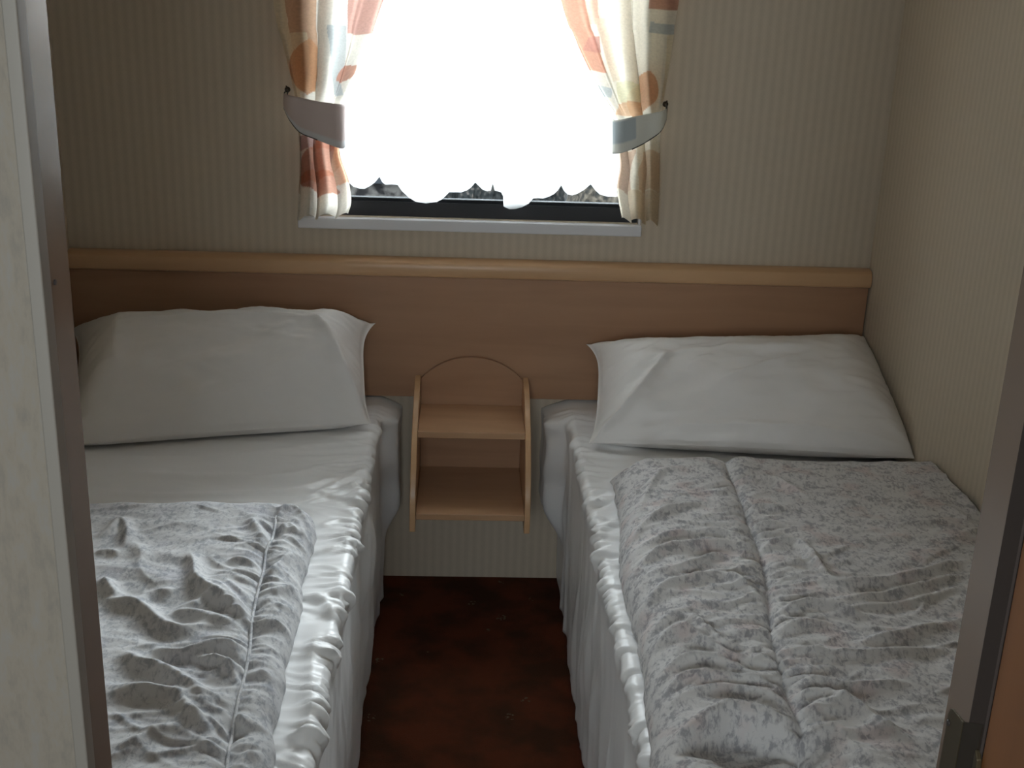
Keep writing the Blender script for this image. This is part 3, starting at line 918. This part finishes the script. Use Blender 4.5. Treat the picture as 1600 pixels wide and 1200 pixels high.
RF = [([(980, 862), (1005, 837), (1047, 821), (1097, 810)], 0.5, .010, .010),
      ([(984, 842), (1005, 796), (1030, 762), (1076, 754)], 0.5, .011, .009),
      ([(980, 908), (1013, 892), (1059, 879), (1122, 877), (1176, 883)], 0.5, .011, .013),
      ([(992, 872), (1047, 858), (1105, 856), (1165, 866)], 0.5, .009, .007),
      ([(1055, 917), (1088, 904), (1130, 887)], 0.5, .009, .009),
      ([(992, 967), (1026, 942), (1063, 933), (1113, 925), (1147, 933), (1192, 967)], 0.5, .011, .012),
      ([(997, 1004), (1034, 987), (1076, 975)], 0.5, .010, .009),
      ([(1055, 985), (1080, 992), (1126, 1029), (1167, 1042)], 0.5, .009, .010),
      ([(1001, 1054), (1017, 1025), (1055, 1008), (1097, 1029), (1147, 1054), (1205, 1058)], 0.5, .011, .013),
      ([(1013, 1087), (1055, 1058), (1105, 1054), (1151, 1071), (1197, 1087)], 0.5, .011, .013),
      ([(1022, 1108), (1063, 1083), (1113, 1085), (1163, 1087), (1226, 1104)], 0.5, .010, .012),
      ([(1026, 1121), (1080, 1104), (1130, 1100), (1197, 1112), (1242, 1137)], 0.5, .009, .009),
      ([(1030, 1190), (1067, 1167), (1113, 1146), (1147, 1137), (1197, 1150), (1242, 1166)], 0.5, .016, .016),
      ([(1155, 779), (1180, 771), (1213, 775), (1238, 790), (1255, 800)], 0.5, .012, .011),
      ([(1163, 821), (1190, 817), (1220, 822)], 0.5, .009, .007),
      ([(1180, 883), (1213, 875), (1247, 879), (1280, 917), (1297, 933)], 0.5, .011, .012),
      ([(1288, 933), (1330, 937), (1380, 933), (1442, 921), (1505, 904)], 0.5, .012, .013),
      ([(1288, 971), (1330, 967), (1380, 958), (1463, 937), (1509, 929)], 0.5, .012, .013),
      ([(1305, 983), (1359, 976), (1422, 967), (1497, 946)], 0.5, .009, .008),
      ([(1201, 987), (1226, 983), (1255, 975), (1297, 979), (1330, 992), (1359, 998)], 0.5, .010, .011),
      ([(1208, 1018), (1255, 1006), (1297, 1008)], 0.5, .010, .009),
      ([(1213, 1046), (1255, 1050), (1322, 1054), (1401, 1050), (1480, 1042)], 0.5, .010, .010),
      ([(1338, 1037), (1380, 1029), (1442, 1012), (1484, 1008)], 0.5, .011, .010),
      ([(1230, 1096), (1276, 1092), (1330, 1100), (1422, 1100)], 0.5, .010, .010),
      ([(1238, 1121), (1263, 1110), (1297, 1117), (1322, 1133)], 0.5, .010, .011),
      ([(1247, 1154), (1280, 1133), (1322, 1129), (1372, 1167), (1422, 1196)], 0.5, .016, .016),
      ([(1463, 821), (1490, 828), (1512, 846)], 0.5, .012, .008),
      ([(1338, 833), (1401, 846), (1484, 844)], 0.5, .010, .006)]
duvet(+1, LEDGE, LHEAD, LF,
      [(432, 812), (424, 850), (415, 870), (411, 900), (401, 935), (396, 960), (392, 990), (390, 1020), (382, 1060), (372, 1100), (364, 1135), (358, 1170), (353, 1210), (340, 1300), (320, 1450)],
      0.050, 21, 'rumpled grey sprig duvet with a piped folded edge on the left bed', M['duvet_grey'], amp=1.35, rum=0.7)
duvet(-1, REDGE, RHEAD, RF,
      [(1130, 733), (1147, 779), (1167, 833), (1192, 908), (1199, 971), (1205, 1025), (1226, 1096), (1247, 1150), (1250, 1190), (1262, 1300)],
      0.062, 33, 'folded pale floral sprig duvet with a stitched seam on the right bed', M['duvet_warm'],
      drops=[([(1040, 1195), (1075, 1172), (1115, 1152), (1150, 1144), (1197, 1157), (1245, 1172), (1300, 1160)], 0.012, 0.038, 0.16)], amp=1.35, rum=0.9, pipe=0, wr=330)

# ------------------------------------------------------------------ curtains
CREAM, TERRA, ORANGE, ROSE = (0.80, 0.74, 0.60), (0.50, 0.22, 0.14), (0.64, 0.34, 0.18), (0.52, 0.26, 0.21)
BLUEGREY, WHITE, STRAW, OLIVE = (0.45, 0.49, 0.50), (0.86, 0.84, 0.80), (0.80, 0.70, 0.52), (0.74, 0.70, 0.48)


def curtain(outer, inner, patches, base_col, pleats, seed, label):
    """outer / inner edges traced top to bottom as (x, z); patches of printed colour in cloth space"""
    rows, cols = 340, 260
    y0 = -0.048
    zt = 1.72
    zz = np.linspace(zt, min(outer[-1][1], inner[-1][1]), rows)
    o = smooth_line(outer, 80); i = smooth_line(inner, 80)
    v = np.linspace(0, 1, rows)

    def along(line):
        L = np.concatenate([[0], np.cumsum(np.linalg.norm(np.diff(line, axis=0), axis=1))]); L /= L[-1]
        return np.interp(v, L, line[:, 0]), np.interp(v, L, line[:, 1])
    # parametrise both edges by height so that rows stay level
    zo = np.linspace(zt, outer[-1][1], rows); zi = np.linspace(zt, inner[-1][1], rows)
    xo = np.interp(-zo, -o[:, 1], o[:, 0]); xi = np.interp(-zi, -i[:, 1], i[:, 0])
    u = np.linspace(0, 1, cols)
    U, V = np.meshgrid(u, v)
    X = xo[:, None] * (1 - U) + xi[:, None] * U
    Z = zo[:, None] * (1 - U) + zi[:, None] * U
    ztie = 1.09
    tie = np.exp(-((Z - ztie) / 0.055) ** 2)
    amp = 0.026 * (1 - 0.88 * tie)
    ph = 2 * math.pi * pleats * U + 0.6 * noise2(U * 3, V * 3, seed) + 1.2
    Yd = amp * np.sin(ph) + 0.35 * amp * np.sin(2 * ph + 1 + 2 * V) + 0.003 * noise2(X * 40, Z * 20, seed + 3)
    sgn = 1 if xi.mean() > xo.mean() else -1
    X = X + sgn * 0.010 * np.cos(ph) * (1 - 0.5 * tie) * np.sin(math.pi * U)
    Y = y0 - Yd - 0.006 * tie
    P = np.stack([X, Y, Z], -1)
    colr = np.tile(np.array(base_col), (rows, cols, 1))
    # printed patches are given on the hung cloth (x, z) before pleating
    X0 = xo[:, None] * (1 - U) + xi[:, None] * U
    jx = 0.0025 * noise2(X0 * 25, Z * 25, seed + 7); jz = 0.0025 * noise2(X0 * 25, Z * 25, seed + 8)
    for kind, (ax, az, bx, bz), c in patches:
        if kind == 'strip':      # a run of cloth between two pleats: (u0, z-top, u1, z-bottom)
            k = (U + 0.01 * noise2(Z * 30, U * 5, seed) > ax) & (U < bx) & (Z < az) & (Z > bz)
        elif kind == 'block':
            k = (X0 + jx > min(ax, bx)) & (X0 + jx < max(ax, bx)) & (Z + jz > min(az, bz)) & (Z + jz < max(az, bz))
        else:   # leaf: overlap of two circles with its tips at the given points
            mx, mz = (ax + bx) / 2, (az + bz) / 2; h = math.hypot(bx - ax, bz - az) / 2
            dx, dz = (bx - ax) / (2 * h), (bz - az) / (2 * h)
            a = (X0 + jx - mx) * dx + (Z + jz - mz) * dz; b = -(X0 - mx) * dz + (Z - mz) * dx
            k = np.abs(b) < 0.55 * h * (1 - (a / h) ** 2)
        colr[k] = 0.82 * np.array(c) + 0.18 * colr[k]
    flat = P[:, ::-1] if sgn > 0 else P
    fc = colr[:, ::-1] if sgn > 0 else colr
    me = grid_mesh('curtain', flat)
    at = me.color_attributes.new('pattern', 'FLOAT_COLOR', 'POINT')
    at.data.foreach_set('color', np.concatenate([fc, np.ones(fc.shape[:2] + (1,))], -1).reshape(-1).astype(np.float32))
    ob = link('curtain', me, M['curtain'], None, smooth=True)
    return tag(ob, label, 'curtain', 'patchwork curtains')


def cz(px, py):
    q = at_y(px, py, -0.055); return (q[0], q[2])


def st(u0, u1, p0, p1, c):
    return ('strip', (u0, cz(700, p0)[1], u1, cz(700, p1)[1]), c)


def pt(kind, a, b, c):
    return (kind, (*cz(*a), *cz(*b)), c)


LO = [(-1.335, 1.72)] + [cz(*q) for q in [(428, 0), (441, 60), (455, 120), (463, 165), (466, 205), (469, 250), (467, 300), (465, 342)]]
LI = [(-0.925, 1.72)] + [cz(*q) for q in [(598, 0), (577, 65), (557, 115), (534, 165), (529, 205), (530, 245), (543, 285), (547, 318), (542, 338)]]
LP = [st(-1, 0.12, -400, 170, STRAW), st(0.12, 0.36, -60, 150, (0.58, 0.34, 0.20)), st(0.12, 0.25, 60, 150, STRAW),
      pt('leaf', (478, 60), (478, 150), ORANGE), pt('block', (536, -40), (600, 55), ROSE), pt('block', (515, 40), (536, 150), BLUEGREY),
      pt('leaf', (520, 126), (556, 104), TERRA), pt('block', (470, 212), (522, 236), (0.45, 0.27, 0.25)), pt('leaf', (470, 285), (540, 215), TERRA), pt('leaf', (468, 275), (535, 300), TERRA),
      pt('block', (522, 230), (545, 290), (0.74, 0.46, 0.30)), pt('block', (440, -300), (520, -180), TERRA), pt('block', (560, -260), (640, -120), STRAW), pt('block', (440, 200), (472, 300), (0.60, 0.50, 0.38))]
curtain(LO, LI, LP, (0.82, 0.78, 0.70), 2.6, 2, 'left patchwork curtain in cream, rust and blue-grey, drawn back at the window')
RO = [(-0.435, 1.72)] + [cz(*q) for q in [(1060, 0), (1051, 60), (1042, 120), (1034, 170), (1031, 215), (1030, 260), (1029, 310), (1027, 350)]]
RI = [(-0.845, 1.72)] + [cz(*q) for q in [(878, 0), (898, 55), (922, 108), (947, 155), (964, 185), (969, 235), (972, 265), (967, 300), (974, 345)]]
RP = [pt('block', (1020, -40), (1060, 16), TERRA), pt('block', (1018, 36), (1062, 54), BLUEGREY), st(0.80, 2, -90, 105, (0.55, 0.24, 0.15)), st(0.66, 0.80, -60, 30, (0.74, 0.50, 0.38)), st(0.60, 0.70, 20, 120, (0.78, 0.66, 0.52)), st(0.80, 2, 105, 190, (0.72, 0.68, 0.60)),
      pt('block', (1040, 54), (1062, 160), STRAW), pt('block', (915, 56), (940, 82), ROSE), pt('leaf', (990, 185), (1018, 112), ORANGE), pt('block', (965, 160), (1005, 182), (0.70, 0.44, 0.26)),
      pt('block', (970, 130), (996, 160), OLIVE), pt('block', (936, 136), (952, 152), BLUEGREY), pt('block', (968, 236), (990, 300), (0.62, 0.44, 0.32)), pt('block', (1000, 236), (1032, 300), (0.70, 0.54, 0.38)),
      pt('block', (985, 300), (1032, 352), (0.74, 0.62, 0.46)), pt('block', (900, -300), (990, -160), STRAW), pt('block', (1000, -260), (1060, -140), ROSE)]
curtain(RO, RI, RP, (0.84, 0.78, 0.66), 2.6, 9, 'right patchwork curtain in cream, rust and blue-grey, drawn back at the window')


def tieback(ring, hook, cols, label, hlabel, blocks):
    """band of cloth: list of (px_x, top_y, bottom_y, y_depth) stations from the hook round the curtain"""
    n, mrow = 60, 16
    st = np.array([[*at_y(a, t, d), *at_y(a, b, d)] for a, t, b, d in ring])
    line = smooth_line(st, n)
    N = len(line)
    P = np.zeros((mrow, N, 3))
    for j in range(mrow):
        f = j / (mrow - 1)
        P[j] = line[:, :3] * (1 - f) + line[:, 3:] * f
        P[j, :, 1] -= 0.004 * math.sin(math.pi * f)
    me = grid_mesh('curtain_tieback', P)
    cl = np.tile(np.array(cols), (mrow, N, 1))
    for (x0, x1, f0, f1, c) in blocks:
        xs = np.linspace(0, 1, N)
        cl[int(f0 * mrow):int(f1 * mrow), (xs > x0) & (xs < x1)] = c
    at = me.color_attributes.new('pattern', 'FLOAT_COLOR', 'POINT')
    at.data.foreach_set('color', np.concatenate([cl, np.ones((mrow, N, 1))], -1).reshape(-1).astype(np.float32))
    o = link('curtain_tieback', me, M['tie'], None, smooth=True)
    so = o.modifiers.new('thickness', 'SOLIDIFY'); so.thickness = 0.003; so.offset = 0
    tag(o, label, 'tieback', 'curtain tiebacks')
    edge = [tuple(P[-1, k] + np.array([0, -0.001, 0])) for k in range(0, N // 2, 2)]
    loop = [tuple(P[0, 0]), (hook[0], -0.014, hook[2] + 0.002), (hook[0] + 0.002, -0.012, hook[2] - 0.004), tuple(P[-1, 0])]
    tube('cord_loop', loop + edge, 0.0014, M['cord'], o, 8)
    h = empty('wall_hook', (hook[0], 0, hook[2])); tag(h, hlabel, 'hook', 'tieback hooks')
    tube('hook_plate', [(hook[0], -0.0005, hook[2]), (hook[0], -0.003, hook[2])], 0.006, M['dark_bronze'], h, 14)
    tube('hook_arm', [(hook[0], -0.003, hook[2]), (hook[0], -0.016, hook[2] - 0.001), (hook[0], -0.020, hook[2] + 0.004), (hook[0], -0.018, hook[2] + 0.009)], 0.0016, M['dark_bronze'], h, 8)


tieback([(444, 146, 168, -0.045), (452, 149, 186, -0.070), (468, 152, 206, -0.078), (490, 157, 216, -0.088), (515, 161, 226, -0.088), (533, 163, 232, -0.078), (538, 164, 228, -0.050), (530, 164, 222, -0.020)],
        at_y(449, 140, -0.004), (0.60, 0.50, 0.47), 'mauve-grey cloth tieback holding the left curtain', 'small dark hook in the wall left of the window', [(0.0, 1.0, 0.82, 1.0, (0.62, 0.61, 0.60))])
tieback([(1041, 170, 186, -0.045), (1032, 174, 205, -0.070), (1012, 178, 220, -0.078), (992, 182, 231, -0.088), (974, 186, 238, -0.086), (963, 188, 240, -0.072), (958, 188, 240, -0.052), (959, 186, 236, -0.022)],
        at_y(1040, 163, -0.004), (0.72, 0.72, 0.65), 'pale cloth tieback with a blue-grey block holding the right curtain', 'small dark hook in the wall right of the window', [(0.42, 0.84, 0.12, 0.72, (0.45, 0.50, 0.51))])

rail = empty('curtain_rail', (-0.88, -0.05, 1.735)); tag(rail, 'thin white rail carrying the two window curtains', 'curtain rail')
tube('rail', [(-1.36, -0.05, 1.735), (-0.41, -0.05, 1.735)], 0.008, M['white_plastic'], rail)
for x in (-1.30, -0.47): box('bracket', (x - 0.008, x + 0.008), (-0.055, 0.0), (1.742, 1.756), M['white_plastic'], rail)

# net curtain with a scalloped hem, in two overlapping widths
HEM = [(525, 285), (536, 282), (546, 286), (552, 291), (562, 294.5), (570, 295), (578, 291), (586, 285), (593, 276), (597, 284), (602, 288), (612, 288), (621, 289), (628, 299), (638, 308), (650, 315), (666, 318), (682, 316), (691, 311), (702, 300), (712, 300.5), (721, 301), (730, 297.5), (736, 293),
       (742.6, 285), (748, 290), (754, 296), (761, 299), (767, 298), (770, 287), (773, 298), (783, 300.5), (786, 306), (786.6, 322), (796, 326.5), (806, 326.5), (816, 324), (826, 318.5), (833, 310), (840, 309), (848, 310), (858, 307.5), (866, 303.5), (872, 297.5), (877, 289.5), (881, 298), (887, 303.5), (894, 305), (903, 302.5), (913, 297), (923, 288), (930, 297), (937, 303.5), (950, 307.5), (962, 308), (975, 305), (985, 302)]
hem = np.array([at_y(a, b, 0.006) for a, b in HEM])
xs = np.unique(np.concatenate([np.linspace(WX0 + 0.012, WX1 - 0.012, 420), hem[:, 0]]))
zh = np.interp(xs, hem[:, 0], hem[:, 2], left=0.905, right=0.905)
net_rows = 50
P = np.zeros((net_rows, len(xs), 3))
for j in range(net_rows):
    f = j / (net_rows - 1)
    P[j, :, 0] = xs
    P[j, :, 1] = 0.006 + 0.003 * np.sin(xs * 95) * (0.4 + 0.6 * f)
    P[j, :, 2] = (WZ1 - 0.01) * (1 - f) + zh * f
o = link('net_curtain', grid_mesh('net_curtain', P), M['net'], None, smooth=True)
tag(o, 'white net curtain with a scalloped hem hanging across the window', 'net curtain')

# ------------------------------------------------------------------ outside
tag(box('ground', (-25, 25), (0.5, 40), (-0.95, -0.85), M['grass']), kind=S)
sh = empty('shed', (-1.7, 7.5, -0.85)); tag(sh, 'grey-roofed shed outside, seen low in the left of the window', 'shed')
box('shed_wall', (-2.9, -1.30), (7.0, 9.0), (-0.85, -0.19), M['shed_wall'], sh)
prism('shed_roof', [(6.85, -0.22), (8.0, 0.35), (9.15, -0.22), (9.15, -0.16), (8.0, 0.41), (6.85, -0.16)], 'x', -3.0, -1.22, M['slate'], sh)
rnd = np.random.RandomState(5)


def lumpy(name, x, y, z, mt, amp, label, cat, seed):
    nx, nz = 90, 30
    prof = np.linspace(0, math.pi, nz)
    P = np.zeros((nz, nx, 3))
    xx = np.linspace(x[0], x[1], nx)
    for j, a in enumerate(prof):
        endf = np.clip(np.minimum(xx - x[0], x[1] - xx) / 0.15, 0.05, 1) ** 0.5
        hz = (z[1] - z[0]) * (math.sin(a) ** 0.6) * endf
        yy = (y[0] + y[1]) / 2 - (y[1] - y[0]) / 2 * math.cos(a) * endf
        n_ = amp * fbm(xx * 7, np.full(nx, a * 3.0), 4, seed)
        P[j] = np.stack([xx, yy + n_ * 0.6, z[0] + hz + n_ * (math.sin(a))], -1)
    o = link(name, grid_mesh(name, P), mt, None, smooth=False)
    return tag(o, label, cat)


lumpy('hedge', (-1.25, 0.1), (7.5, 8.7), (-0.86, 0.25), M['hedge'], 0.12, 'dark hedge outside, seen low in the middle of the window', 'hedge', 3)
lumpy('stone_wall', (-0.15, 2.2), (6.3, 7.2), (-0.86, 0.10), M['stone'], 0.08, 'rough stone wall outside, seen low in the right of the window', 'wall', 8)
